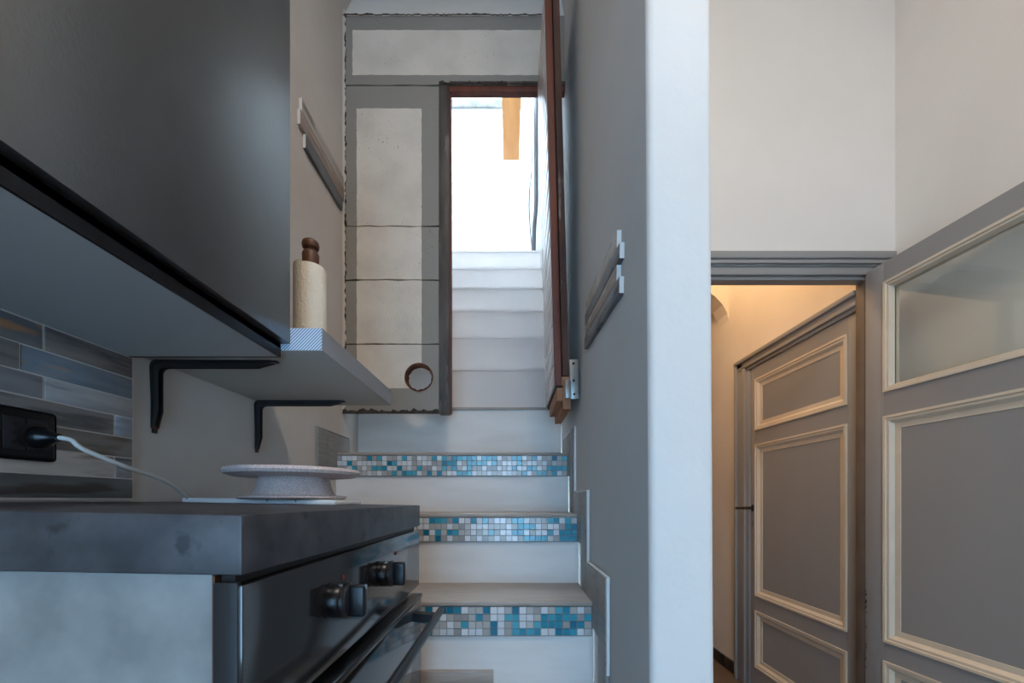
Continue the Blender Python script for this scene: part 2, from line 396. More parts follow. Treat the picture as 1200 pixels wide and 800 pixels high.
# dark backing behind the joints, ragged plaster seam along the left wall, dirty lower edge
bm = nb(); abox(bm, XL, XR, YP + 0.012, YP + PT + 0.012, z100 - 0.004, z100 + 0.004)
for z in (z18, z265, z328, z403): abox(bm, XL, XR if z == z18 else XJ, YP + 0.012, YP + PT + 0.004, z - 0.012, z + 0.012)
obj('joint_filler', bm, 'dirt', wb)
def ragged(name, along, a0, a1, base, width, y, m, parent, step=0.012, thick=0.006, sgn=1):
    bm = nb(); n = int(abs(a1 - a0) / step); sd = random.random() * 90; F1 = []; F0 = []; G1 = []
    for i in range(n + 1):
        t = a0 + (a1 - a0) * i / n
        wv = width * (0.45 + 0.9 * abs(mnoise.noise(Vector((t * 31, sd, 0)))) + 0.5 * abs(mnoise.noise(Vector((t * 110, sd, 4)))))
        mk = (lambda b, yy: (b, yy, t)) if along == 'z' else (lambda b, yy: (t, yy, b))
        F0.append(bm.verts.new(mk(base, y - thick))); F1.append(bm.verts.new(mk(base + sgn * wv, y - thick * 0.5))); G1.append(bm.verts.new(mk(base + sgn * wv, y + 0.002)))
    for i in range(n):
        bm.faces.new((F0[i], F0[i + 1], F1[i + 1], F1[i])); bm.faces.new((F1[i], F1[i + 1], G1[i + 1], G1[i]))
    return obj(name, bm, m, parent)
ragged('plaster_seam', 'z', zbot, z18 + 0.02, XL - 0.002, 0.016, YP, 'plaster_left', wb)
ragged('dirt_seam', 'z', zbot, z18, XL + 0.004, 0.017, YP + 0.0035, 'dirt', wb, step=0.006, thick=0.0055)
ragged('dirt_edge', 'x', XL, XJ + 0.01, zbot - 0.012, 0.024, YP, 'dirt', wb, step=0.007, thick=0.008)
ragged('dirt_edge', 'x', XL, XR - 0.1, z18 - 0.006, 0.012, YP, 'dirt', wb, step=0.009)
ragged('dirt_edge', 'x', XJ, 0.15, z100 - 0.012, 0.016, YP - 0.012, 'dirt', wb, step=0.008)
# frame of the opening
fr = tag(thing('trim_stair_opening', 'weathered wooden frame lining the stair opening', 'frame', (XJ, YP, zbot)), kind='structure')
box('jamb', XJ, XO, YP - 0.014, YP + 0.032, zbot - 0.012, z100 - 0.002, 'jamb_wood', fr, 0.003)
box('jamb_lining', XO - 0.002, XO + 0.006, YP - 0.006, YP + 0.034, zbot - 0.008, Zp(109), 'redwood', fr, 0.002)
box('head', XO, 0.236, YP - 0.012, YP + 0.02, Zp(110), Zp(103), 'redwood', fr, 0.003)
box('head_strip', XO, 0.236, YP - 0.016, YP + 0.02, Zp(104), Zp(99), 'jamb_wood', fr, 0.002)
# sloping ceiling above the boards and the wall above it
bm = nb(); prism(bm, [(YP + 0.006, z18 + 0.004), (2.06, ZC + 0.02), (2.13, ZC + 0.02), (YP + 0.08, z18 + 0.004)], XL, XR + 0.02, 'x')
struct(obj('ceiling_slope', bm, 'plaster_white'), 'sloping white plaster strip above the board wall', 'ceiling')
struct(box('wall_upper_front', XL, XR, 2.06, 2.13, ZC, 4.75, 'plaster_white'), 'white wall above the stair opening')

# ================================================================== STAIRCASE
st = thing('staircase', 'white staircase with turquoise mosaic bands and grey tile treads', 'staircase', (XL, 0.7, 0))
low = [(0.936, -0.549), (1.206, -0.299), (1.477, -0.049), (1.745, 0.2036), (1.997, 0.4536)]
nos = [(0.666, -0.80)] + low
d, h = low[-1]
for j in range(1, 7): nos.append((d + 0.222 * j, h + 0.263 * j))
mos = {  # teal and white tile places of the bands, read along the rows
 1.206: ('n3', 24, {0: [0, 2, 4, 5, 6, 10, 14, 20, 21], 1: [0, 3, 9, 13, 14, 18, 19, 20, 21, 22, 24], 2: [2, 7, 11, 14, 17, 18, 19, 20, 22, 23], 3: [2, 11, 14, 15, 16, 17, 20, 21, 22]},
         {0: [3, 7, 11, 12, 15, 18, 23], 1: [4, 11, 12, 15, 16], 2: [15, 5], 3: [4, 5, 7, 18, 19, 23]}),
 1.477: ('n2', 26, {0: [2, 3, 4, 6, 9, 11, 16, 17, 22, 23, 25], 1: [17, 18, 19, 25, 26], 2: [1, 3, 5, 6, 12, 16, 17, 22, 24, 25, 26], 3: [3, 18, 19, 20, 21, 24, 25, 26]},
         {0: [0, 1, 7, 8, 13, 14, 18, 24], 1: [0, 1, 5, 9, 10, 15, 20, 22, 23], 2: [2, 9, 14, 18, 20, 23], 3: [1, 5, 8, 13, 16]}),
 1.745: ('n1', 44, {0: [6, 8, 13, 19, 21, 23, 24, 25, 26, 27, 29, 30, 31, 35, 36, 39, 43, 45], 1: [2, 10, 11, 21, 22, 23, 26, 27, 28, 29, 31, 36], 2: [3, 7, 8, 9, 12, 16, 21, 23, 26, 35, 38, 39, 42, 43, 44, 45], 3: [11, 13, 14, 15, 18, 20, 24, 25, 26, 37, 40, 41, 43]},
         {0: [1, 2, 3, 9, 14, 16, 20, 28, 32, 37, 40], 1: [0, 4, 9, 13, 14, 17, 24, 30, 33, 34, 38, 41], 2: [2, 5, 10, 11, 14, 19, 25, 29, 32, 36, 40], 3: [1, 6, 8, 16, 22, 27, 30, 33, 38, 44]}),
}
T = 0.0213; YFAR = 1.026
tile_bm_mesh = None
for i, (dy, hh) in enumerate(nos):
    zt = H + hh; zl = (H + nos[i - 1][1]) if i else 0.0
    dn = nos[i + 1][0] if i + 1 < len(nos) else dy + 0.3
    upper = i >= 6
    x0, x1 = (XL if dy > 1.03 else -0.21) + 0.001, XR - 0.001 - max(0.0, 0.0062 * (zt - 1.9))
    ris = box('riser', x0, x1, dy + 0.008, dy + 0.03, zl - 0.001, zt - 0.012, 'riser_pink' if upper else 'riser_white', st)
    if i < len(nos) - 1:
        if upper:
            box('tread', x0, x1, dy + 0.004, dn + 0.012, zt - 0.014, zt, 'riser_pink', st)
        else:
            box('tread', x0, x1, dy - 0.002, dn + 0.012, zt - 0.012, zt, 'tread_tile', st, 0.002)
    if i == 1: box('tread', XL + 0.001, x0, YFAR, dn + 0.012, zt - 0.012, zt, 'tread_tile', st)
    if dy in mos:
        key, last, teal, white = mos[dy]
        cols = last + 1 if key != 'n1' else 46
        xr = XR - 0.008
        zt0 = zt - 0.014
        band = box('mosaic_bed', max(x0, xr - cols * T - 0.004), xr + 0.002, dy + 0.0025, dy + 0.009, zt0 - 4 * T - 0.003, zt0, 'grout_grey', ris)
        def mname(r, c):
            if c in teal[r]: return 'tile_teal%d' % random.choice([0, 0, 1, 1, 2, 3])
            if c in white[r]: return 'tile_white%d' % random.randint(0, 1)
            return random.choice(['tile_grey0', 'tile_grey1', 'tile_grey2', 'tile_grey3', 'tile_grey1', 'tile_white1'])
        def tb(bm, c, r, mi=0):
            xa = xr - (cols - c) * T; za = zt0 - (r + 1) * T
            pr = random.uniform(-0.0006, 0.0006)
            abox(bm, xa + 0.0012, xa + T - 0.0012, dy - 0.001 + pr, dy + 0.004, za + 0.0012, za + T - 0.0012, 0, mi=mi)
        if key == 'n1':      # the farthest band: real tiles, too small to pick apart
            names = sorted(k for k in M if k.startswith('tile_')); bm = nb()
            for r in range(4):
                for c in range(cols): tb(bm, c, r, names.index(mname(r, c)))
            tag(obj('mosaic_band', bm, names, ris), kind='stuff')
        else:
            for r in range(4):
                for c in range(cols):
                    bm = nb(); tb(bm, c, r); obj('mosaic_tile', bm, mname(r, c), ris)
# landing at the top
dl, hl = nos[-1]
box('landing', XL + 0.001, XR - 0.01, dl + 0.004, 4.32, H + hl - 0.013, H + hl, 'riser_pink', st)
box('riser_tile', -0.42, -0.055, low[1][0] - 0.004, low[1][0] + 0.01, H + low[0][1], H + low[0][1] + 0.048, 'tread_tile', st, 0.002)

# stepped skirting tiles on both walls
def skirting(name, xw, sgn, steps, label, seal='caulk'):
    sk = tag(thing(name, label, 'baseboard', (xw, steps[0][0], H + steps[0][1])), kind='structure')
    for i, (dy, hh) in enumerate(steps):
        a0, a1 = dy - 0.172, dy - 0.085
        lo = hh - 0.25
        xa, xb = sorted((xw, xw + sgn * 0.011))
        box('tile', xa, xb, a0, a1 - 0.0015, H + lo - 0.02, H + hh + 0.078, 'skirt_tile', sk, 0.0015)
        nxt = steps[i + 1][0] - 0.172 if i + 1 < len(steps) else dy + 0.139
        box('tile', xa, xb, a1, nxt - 0.001, H + hh - 0.10, H + hh + 0.075, 'skirt_tile', sk, 0.0015)
        xa2, xb2 = sorted((xw, xw + sgn * 0.008))
        bm = nb(); abox(bm, xa2, xb2, a0 - 0.004, nxt, H + hh + 0.0775, H + hh + 0.082, 0.001); abox(bm, xa2, xb2, a0 - 0.005, a0 - 0.0005, H + lo + 0.083, H + hh + 0.081, 0.001)
        obj('caulk_line', bm, seal, sk)
    return sk
skirting('baseboard_stair_right', XR + 0.004, -1, [(0.936, -0.549), (1.206, -0.275), (1.477, -0.049), (1.745, 0.2036)], 'stepped grey skirting tiles following the stairs along the grey wall')
skirting('baseboard_stair_left', XL, 1, [(1.745, 0.2036)], 'grey skirting tiles at the stair foot below the shelf', 'grout_grey')

# ================================================================== UPSTAIRS, OPEN TO THE SKY
ZL = H + hl
struct(box('wall_upper_end', XL - 0.1, XR + 0.1, 4.32, 4.45, ZL - 0.1, 5.75, 'white_paint'), 'sunlit white wall at the top of the stairs')
d3 = tag(thing('door_3', 'plain white door at the top of the stairs', 'door', (-0.27, 4.32, ZL)), kind='structure')
box('leaf', -0.575, 0.04, 4.30, 4.318, ZL, ZL + 2.0, 'white_enamel', d3, 0.003)
box('frame', -0.64, -0.575, 4.285, 4.318, ZL, ZL + 2.0, 'white_paint', d3, 0.003)
box('frame', 0.04, 0.10, 4.285, 4.318, ZL, ZL + 2.0, 'white_paint', d3, 0.003)
box('frame', -0.64, 0.10, 4.285, 4.318, ZL + 2.0, ZL + 2.06, 'white_paint', d3, 0.003)
struct(box('trim_upper_lintel', XL, 0.1, 4.20, 4.33, H + 4.11, H + 4.32, 'concrete_rough'), 'rough concrete lintel above the white upstairs door', 'lintel')
bm = nb(); abox(bm, -0.075, 0.082, 2.12, 3.98, H + 3.30, H + 3.46, 0.004)
for v in bm.verts:
    if v.co.y > 3.9: v.co.x -= 0.012
tag(obj('roof_beam', bm, 'beam_wood', smooth=True), 'orange wooden roof beam above the upper stairs', 'beam')
xw = XR - 0.02
bm = nb(); tube(bm, smooth_path([(0.205, 3.5, 5.1), (0.205, 3.5, 3.9), (0.205, 3.5, 3.62), (0.190, 3.52, 3.42), (0.186, 3.52, ZL + 0.02)], 6), 0.018)
tag(obj('drain_pipe', bm, 'pipe_grey', smooth=True), 'grey pipe running down the bright upstairs wall', 'pipe')
for k, (xx, yy, rr, m, lb) in enumerate(((0.150, 3.9, 0.008, 'cable_white', 'thick white cable hanging slack beside the roof beam'), (0.172, 3.8, 0.005, 'pipe_grey', 'thin grey cable between white cable and drain pipe'))):
    pts = [(xx + 0.015 * math.sin(t * 1.7 + k * 2), yy, 5.15 - t * (5.15 - ZL - 0.01) / 8) for t in range(9)]
    bm = nb(); tube(bm, smooth_path(pts, 4), rr, 8); tag(obj('hanging_cable', bm, m, smooth=True), lb, 'cable')
# small wire-backed object at the foot of the white door
wc = thing('wire_basket', 'small pale wire hoop with a grey panel at the foot of the white door', 'basket', at(573, 292, 4.1))
pts = [at(558 + 2 * k, 0, 4.1) for k in range(15)]
arc = [((558 + 32 * t / 14 - 600) * 4.1 / F, 4.1, ZL + 0.005 + 0.075 * math.sin(math.pi * (0.05 + 0.7 * t / 14))) for t in range(15)]
bm = nb(); tube(bm, arc, 0.004, 6); tube(bm, [arc[9], (arc[9][0], 4.1, ZL)], 0.004, 6); tube(bm, [arc[14], (arc[14][0], 4.1, ZL)], 0.004, 6); obj('hoop', bm, 'pipe_grey', wc)
box('panel', arc[9][0], arc[14][0], 4.098, 4.106, ZL + 0.01, ZL + 0.05, 'shelf_edge', wc)

# ================================================================== HATCH DOOR beside the opening
hd = thing('hatch_door', 'open wooden hatch door of painted boards leaning along the stair wall', 'hatch door', (0.150, 1.45, H + 0.41), rot=(0, R(-1.5), 0))
HW, HT = 0.37, 1.42
nbd = 20; bh = HT / nbd
for k in range(nbd):
    o = box('board', 0.0, 0.016, 0.016, HW, k * bh + 0.0028, (k + 1) * bh - 0.0028, 'hatch_board', hd, 0.002)
box('backing', 0.006, 0.028, 0.014, HW, 0.0, HT, 'dirt', hd)
box('edge_strip', 0.002, 0.026, 0.0, 0.016, -0.004, HT, 'redwood', hd, 0.002)
bm = nb(); abox(bm, 0.030, 0.054, 0.002, HW, 0.03, HT + 0.06, 0.003)
obj('rear_frame', bm, 'old_wood', hd, smooth=True)
bm = nb()
for (xa, xb, zb) in ((0.010, 0.030, -0.055), (0.031, 0.058, -0.085)):
    vs8 = [(xa, 0.006, 0.028), (xb, 0.004, 0.028), (xb, 0.30, 0.02), (xa, 0.30, 0.02)]
    A = [bm.verts.new(v) for v in vs8]; B = [bm.verts.new((v[0], v[1] + (0.01 if v[1] < 0.1 else 0), zb)) for v in vs8]
    bm.faces.new(A); bm.faces.new(B[::-1])
    for k in range(4): bm.faces.new((A[k], A[(k + 1) % 4], B[(k + 1) % 4], B[k]))
obj('foot_block', bm, 'pale_wood', hd)
pts = []
bm = nb(); abox(bm, 0.008, 0.032, 0.008, HW - 0.01, -0.010, 0.0, 0.002)
obj('dirt_edge', bm, 'dirt', hd)
hp = box('hinge_plate', 0.054, 0.086, -0.006, -0.002, -0.055, 0.085, 'steel', hd, 0.0015)
box('hinge_knuckle', 0.036, 0.058, -0.010, 0.002, -0.052, 0.014, 'steel', hd, 0.003)
for zz in (0.07, 0.01, -0.038):
    obj('screw_hole', lathe(nb(), [(0.0045, -0.0078), (0.0045, -0.0055)], (0.068, 0, zz), 12, 'y'), 'black_plastic', hp)

# ================================================================== KITCHEN: base unit, oven, worktop
YN, YF = 0.349, 1.024         # worktop near and far ends
XFR = -0.2304                 # worktop front edge
wt = nb(); abox(wt, XL, XFR, YN, YF, -0.052, 0.0, 0.0022, 2)
for v in wt.verts:
    t = (v.co.x - XL) / (XFR - XL); v.co.z += H - 0.0005 - 0.0118 * t - (0.0025 * (1 - t))
tag(obj('worktop', wt, 'counter', smooth=True), 'dark concrete-effect worktop over the oven', 'worktop')
bc = thing('base_cabinet', 'pale grey concrete-effect base cabinet housing the oven', 'cabinet', (-0.5, 0.7, 0.0))
ztop = H - 0.0665
slab_bottom = lambda x: H - 0.0555 - 0.0093 * (x - XL) / (XFR - XL)
def side_panel(y0, y1):
    bm = nb(); prism(bm, [(XL + 0.002, 0.0), (-0.2585, 0.0), (-0.2585, slab_bottom(-0.2585)), (XL + 0.002, slab_bottom(XL))], y0, y1, 'y')
    obj('side_panel', bm, 'laminate_light', bc)
side_panel(YN + 0.004, YN + 0.022)
box('panel_edging', -0.2585, -0.2560, YN + 0.004, YN + 0.022, 0.0, H - 0.0655, 'walnut', bc)
side_panel(YF - 0.022, YF - 0.004)
box('plinth', -0.32, -0.30, YN + 0.022, YF - 0.022, 0.0, 0.15, 'grip_black', bc)
box('bottom_panel', XL + 0.01, -0.27, YN + 0.022, YF - 0.022, 0.15, 0.168, 'laminate_light', bc)
box('drawer_front', -0.256, -0.2364, YN + 0.006, YF - 0.006, 0.16, 0.40, 'cabinet_dark', bc, 0.002)
ov = thing('oven', 'black built-in oven with two knobs and a bar handle', 'oven', (-0.25, 0.68, 0.42))
box('casing', -0.70, -0.258, YN + 0.03, YF - 0.03, 0.42, H - 0.08, 'black_enamel', ov)
zc0, zc1 = H - 0.211, H - 0.073
cp = box('control_panel', -0.2545, XFR - 0.0008, YN + 0.002, YF - 0.004, zc0, zc1, 'black_glass', ov, 0.0015)
box('side_trim', -0.2555, XFR - 0.004, YN + 0.0005, YN + 0.006, 0.42, H - 0.0705, 'oven_side', ov, 0.001)
box('top_gap_strip', -0.2545, XFR - 0.012, YN + 0.01, YF - 0.01, zc1, H - 0.0652, 'grip_black', ov)
def knob(y, z):
    k = obj('knob', lathe(nb(), [(0.0215, XFR - 0.002), (0.0225, XFR + 0.003), (0.0218, XFR + 0.014), (0.0195, XFR + 0.017), (0.010, XFR + 0.018)], (0, y, z), 36, 'x'), 'black_plastic', ov, smooth=True)
    obj('chrome_ring', lathe(nb(), [(0.0205, XFR + 0.0165), (0.0228, XFR + 0.0185), (0.0228, XFR + 0.022), (0.0200, XFR + 0.0245), (0.006, XFR + 0.0245)], (0, y, z), 36, 'x'), 'black_enamel', k, smooth=True)
    bm = nb(); abox(bm, XFR + 0.022, XFR + 0.044, y - 0.0065, y + 0.0065, z - 0.020, z + 0.020, 0.003, 3)
    obj('grip', bm, 'black_plastic', k, smooth=True)
    bm = nb(); abox(bm, XFR + 0.030, XFR + 0.0455, y - 0.002, y + 0.002, z + 0.0145, z + 0.0208, 0.0008)
    obj('pointer', bm, 'chrome', k)
knob(0.5235, H - 0.128); knob(0.716, H - 0.128)
for (y, z) in ((0.560, H - 0.105), (0.815, H - 0.105)):
    obj('indicator_lamp', lathe(nb(), [(0.0036, XFR - 0.001), (0.0036, XFR + 0.0006), (0.002, XFR + 0.0015)], (0, y, z), 16, 'x'), 'red_lamp', ov, smooth=True)
od = box('oven_door', -0.246, -0.2215, YN + 0.006, YF - 0.024, 0.46, H - 0.229, 'black_glass', ov, 0.002)
box('door_top_rail', -0.2455, -0.2195, YN + 0.005, YF - 0.022, H - 0.236, H - 0.226, 'black_enamel', od, 0.002)
bm = nb(); tube(bm, [(-0.170, YN + 0.05, H - 0.262), (-0.170, YF - 0.05, H - 0.262)], 0.0085, 14)
obj('handle', bm, 'black_enamel', od, smooth=True)
for y in (YN + 0.09, YF - 0.10):
    bm = nb(); prism(bm, [(-0.2225, H - 0.252), (-0.172, H - 0.256), (-0.170, H - 0.266), (-0.195, H - 0.274), (-0.2225, H - 0.270)], y - 0.012, y + 0.012, 'y')
    obj('handle_bracket', bm, 'black_plastic', od)

# ------------------------------------------------------------ wall cabinet
wc = thing('wall_cabinet', 'dark slate-effect wall cabinet with pale underside', 'cabinet', (-0.6, 0.5, H + 0.28))
cy0, cy1 = 0.20, 0.80; cz0, cz1 = H + 0.280, H + 1.0; cxf = -0.452
bm = nb(); abox(bm, XL + 0.002, cxf, cy0, cy1, cz0 + 0.016, cz1)
obj('body', bm, 'cabinet_dark', wc)
box('bottom_panel', XL + 0.002, cxf - 0.004, cy0 + 0.002, cy1 - 0.002, cz0, cz0 + 0.016, 'cabinet_underside', wc)
box('grip_profile', cxf - 0.0045, cxf, cy0, cy1, cz0 - 0.001, cz0 + 0.05, 'grip_black', wc, 0.001)
box('end_edging', XL + 0.002, cxf, cy1 - 0.002, cy1 + 0.001, cz0 - 0.001, cz0 + 0.02, 'grip_black', wc)
box('cabinet_door', cxf + 0.0005, -0.433, cy0 + 0.001, cy1, H + 0.305, cz1, 'cabinet_dark', wc, 0.001)

# ------------------------------------------------------------ backsplash of wood-look strips
bs = thing('backsplash', 'backsplash of weathered wood-look tile strips above the worktop', 'backsplash', (XL, 0.4, H))
yb = 0.805
box('grout_bed', XL, XL + 0.0085, -0.3, yb + 0.003, H + 0.0005, H + 0.2805, 'grout', bs)
rows = [(0.238, 0.279, [(0.652, 'plank0'), (yb, 'plank1')]), (0.197, 0.238, [(0.62, 'plank4'), (yb, 'plank2')]), (0.160, 0.197, [(0.652, 'plank8'), (yb, 'plank3')]),
        (0.121, 0.160, [(0.768, 'plank4'), (yb, 'plank8')]), (0.082, 0.121, [(yb, 'plank5')]), (0.042, 0.082, [(0.768, 'plank6'), (yb, 'plank4')]), (0.003, 0.042, [(yb, 'plank7')])]
for (a, b, segs) in rows:
    y0 = -0.295
    for (y1, m) in segs:
        box('tile_strip', XL + 0.002, XL + 0.0095 + random.uniform(0, 0.002), y0 + 0.0016, y1 - 0.0016, H + a + 0.0012, H + b - 0.0012, m, bs, 0.0010)
        y0 = y1
# ------------------------------------------------------------ outlet, plug, cable
po_ = thing('power_outlet', 'black triple power outlet on the wood-look tiles', 'outlet', (XL, 0.62, H + 0.06))
xo = XL + 0.010
box('plate', xo, xo + 0.008, 0.544, 0.664, H + 0.061, H + 0.139, 'black_plastic', po_, 0.0065, 4)
for k in range(3):
    y0 = 0.561 + k * 0.030
    md = box('module', xo + 0.007, xo + 0.0095, y0 + 0.0006, y0 + 0.0284, H + 0.076, H + 0.124, 'outlet_module', po_, 0.001)
    if k < 2:
        for q in (-1, 0, 1):
            obj('socket_hole', lathe(nb(), [(0.0026, xo + 0.009), (0.0026, xo + 0.0099)], (0, y0 + 0.0145 - 0.0, H + 0.100 + q * 0.013), 12, 'x'), 'grip_black', md)
obj('round_socket', lathe(nb(), [(0.0215, xo + 0.008), (0.0215, xo + 0.0102), (0.019, xo + 0.0106)], (0, 0.634, H + 0.098), 32, 'x'), 'grip_black', po_, smooth=True)
cb = thing('power_cable', 'white power cable with a black plug running to the hot plate', 'cable', (xo + 0.02, 0.66, H + 0.10))
yp = 0.634; zp_ = H + 0.097
bm = nb(); lathe(bm, [(0.0165, xo + 0.0102), (0.0170, xo + 0.018), (0.0150, xo + 0.024), (0.0105, xo + 0.030), (0.0075, xo + 0.038), (0.0060, xo + 0.044)], (0, yp, zp_), 28, 'x')
obj('plug', bm, 'black_plastic', cb, smooth=True)
xe = xo + 0.042
cp_ = [(xe, yp, zp_), (xe + 0.014, yp + 0.006, zp_ - 0.003), (-0.680, 0.650, H + 0.081), (-0.665, 0.703, H + 0.058), (-0.676, 0.802, H + 0.036), (-0.690, 0.874, H + 0.003)]
bm = nb(); tube(bm, smooth_path(cp_, 8), 0.0036, 10); obj('cord', bm, 'cable_white', cb, smooth=True)
# ------------------------------------------------------------ hot plate and cake stand
hx0, hx1, hy0, hy1 = -0.700, -0.376, 0.868, 1.02
zsurf = lambda x: H - 0.003 - 0.0118 * (x - XL) / (XFR - XL)
hpz = H - 0.0115
zsurf = lambda x: H - 0.003 - 0.0093 * (x - XL) / (XFR - XL)
hpo = thing('hot_plate', 'flat white electric hot plate under the cake stand', 'hot plate', (-0.54, 0.94, zsurf(-0.54)))
def tilted(bm):
    for v in bm.verts: v.co.z += zsurf(v.co.x)
    return bm
obj('body', tilted(abox(nb(), hx0, hx1, hy0, hy1, 0.0, 0.0095, 0.002, 3)), 'white_enamel', hpo, smooth=True)
for xx in (-0.52, -0.46): obj('trim_clip', tilted(abox(nb(), xx, xx + 0.003, hy0 - 0.001, hy0 + 0.002, 0.004, 0.0098)), 'shelf_edge', hpo)
obj('heating_surface', tilted(abox(nb(), hx0 + 0.02, hx1 - 0.02, hy0 + 0.012, hy1 - 0.012, 0.009, 0.0102, 0.0005)), 'white_enamel', hpo)
cz = zsurf((345.5 - 600) * 0.94 / F) + 0.0100; ccx, ccy = (345.5 - 600) * 0.94 / F, 0.94
k = 0.94 / F
cs = thing('cake_stand', 'pinkish speckled round cake stand on the hot plate', 'cake stand', (ccx, ccy, cz))
obj('base', lathe(nb(), [(54 * k, cz), (57 * k, cz + 0.003), (56 * k, cz + 0.007), (44 * k, cz + 0.009)], (ccx, ccy, 0), 64), 'speckle', cs, smooth=True)
zt = H + (HZ - 550) * k
obj('pedestal', lathe(nb(), [(45 * k, cz + 0.006), (43 * k, cz + 0.012), (40 * k, cz + 0.025), (37 * k, zt - 0.018)], (ccx, ccy, 0), 64), 'speckle', cs, smooth=True)
obj('plate', lathe(nb(), [(38 * k, zt - 0.019), (64 * k, zt - 0.017), (70 * k, zt - 0.013), (71.5 * k, zt - 0.007), (70.5 * k, zt - 0.001), (68 * k, zt)], (ccx, ccy, 0), 72), 'speckle', cs, smooth=True)
# ------------------------------------------------------------ shelf, brackets, paper roll
sh = thing('wall_shelf', 'thick pale grey wall shelf with striped film on its end', 'shelf', (-0.56, 1.0, H + 0.293))
sz0, sz1 = H + 0.293, H + 0.337
box('board', XL, -0.3735, 0.803, 1.267, sz0, sz1, 'shelf_grey', sh, 0.0008)
box('front_edging', -0.3735, -0.372, 0.803, 1.267, sz0, sz1, 'shelf_edge', sh)
box('end_film', XL + 0.002, -0.3725, 0.8015, 0.803, sz0 + 0.0005, sz1 - 0.0005, 'striped_film', sh)
def bracket(y, lab):
    b = thing('shelf_bracket', lab, 'bracket', (XL, y, H + 0.14), group='black brackets under the wall shelf')
    zt_ = sz0; wl = 0.152; al = 0.262
    def L_shape(t, inset, r, tip):
        # outline of an L in the xz plane (outer thickness t), rounded corner
        o = []; xw = XL; n = 7
        o.append((xw, zt_ - wl + inset))
        o.append((xw, zt_ - r))
        for k in range(n): a = math.pi - (math.pi / 2) * k / (n - 1); o.append((xw + r + r * math.cos(a), zt_ - r + r * math.sin(a)))
        o.append((xw + al - inset, zt_)); o.append((xw + al - inset, zt_ - tip)); o.append((xw + al - inset - 0.035, zt_ - t))
        r2 = r
        for k in range(n): a = math.pi / 2 + (math.pi / 2) * k / (n - 1); o.append((xw + t + r2 + r2 * math.cos(a), zt_ - t - r2 + r2 * math.sin(a)))
        o.append((xw + t, zt_ - wl + inset + 0.035)); o.append((xw + tip, zt_ - wl + inset))
        return o
    bm = nb(); prism(bm, L_shape(0.004, 0.0, 0.014, 0.004), y - 0.0105, y + 0.0105, 'y')
    for v in bm.verts:
        if v.co.z < zt_ - wl + 0.002 or v.co.x > XL + al - 0.002: v.co.y = y + (v.co.y - y) * 0.45
    obj('strap', bm, 'bracket_metal', b)
    bm = nb(); prism(bm, L_shape(0.0145, 0.010, 0.013, 0.005), y - 0.0075, y - 0.0050, 'y'); obj('flange', bm, 'bracket_metal', b)
    bm = nb(); prism(bm, L_shape(0.0145, 0.010, 0.013, 0.005), y + 0.0050, y + 0.0075, 'y'); obj('flange', bm, 'bracket_metal', b)
    for dz in (0.045, 0.142): obj('screw', lathe(nb(), [(0.0042, XL + 0.003), (0.004, XL + 0.0055), (0.002, XL + 0.007)], (0, y, zt_ - dz), 14, 'x'), 'rust', b, smooth=True)
    return b
bracket(0.863, 'black steel shelf bracket beside the end of the wood-look tiles')
bracket(1.209, 'black steel shelf bracket above the cake stand')
Yr = 0.955; rx = (364 - 600) * Yr / F
ph = thing('paper_towel_holder', 'dark turned wooden paper towel holder on the shelf', 'towel holder', (rx, Yr, sz1))
obj('base', lathe(nb(), [(0.058, sz1), (0.060, sz1 + 0.004), (0.056, sz1 + 0.012), (0.02, sz1 + 0.013)], (rx, Yr, 0), 40), 'walnut', ph, smooth=True)
zk = H + (HZ - 281) * Yr / F
obj('spindle', lathe(nb(), [(0.012, sz1 + 0.01), (0.012, zk - 0.066), (0.0178, zk - 0.060), (0.0188, zk - 0.036), (0.0165, zk - 0.030), (0.0120, zk - 0.027), (0.0125, zk - 0.024), (0.0178, zk - 0.020), (0.0192, zk - 0.013), (0.0175, zk - 0.006), (0.011, zk - 0.001), (0.004, zk)], (rx, Yr, 0), 32), 'walnut', ph, smooth=True)
pr = thing('paper_towel_roll', 'nearly used-up cream paper towel roll on its wooden holder', 'paper roll', (rx, Yr, sz1 + 0.013))
bm = nb(); zr0, zr1 = sz1 + 0.0135, H + (HZ - 305) * (Yr - 0.034) / F
lathe(bm, [(0.0195, zr0), (0.0335, zr0), (0.0345, zr0 + 0.01), (0.0340, zr1 - 0.006), (0.0325, zr1), (0.0197, zr1 - 0.001), (0.0195, zr0)], (rx, Yr, 0), 48, cap=False)
for v in bm.verts: v.co.x += 0.0
obj('paper', bm, 'paper', pr, smooth=True)
# loose wrapped sheet edge
bm = nb(); A = []; B = []
for k in range(14):
    a = R(150 + k * 9); rr = 0.0352 + 0.0002 * k
    A.append(bm.verts.new((rx + rr * math.cos(a), Yr + rr * math.sin(a), zr0))); B.append(bm.verts.new((rx + rr * math.cos(a), Yr + rr * math.sin(a), zr1 + 0.0015)))
for k in range(13): bm.faces.new((A[k], A[k + 1], B[k + 1], B[k]))
obj('loose_sheet', bm, 'paper', pr, smooth=True)
# ------------------------------------------------------------ wall decorations of staggered wood-look strips
def decor(label, loc, rot, rows, t=0.011):
    d_ = thing('strip_decoration', label, 'wall decor', loc, rot)
    for (u0, u1, z0, z1, m) in rows:     # local x along the strip towards the viewer end, -y out of the wall
        s = box('tile_strip', u0, u1, -t, 0.0, z0 + 0.0008, z1 - 0.0008, m, d_, 0.0008)
        box('cut_end', u1 - 0.0004, u1 + 0.0006, -t + 0.0005, -0.0005, z0 + 0.0015, z1 - 0.0015, 'white_body', s)
    return d_
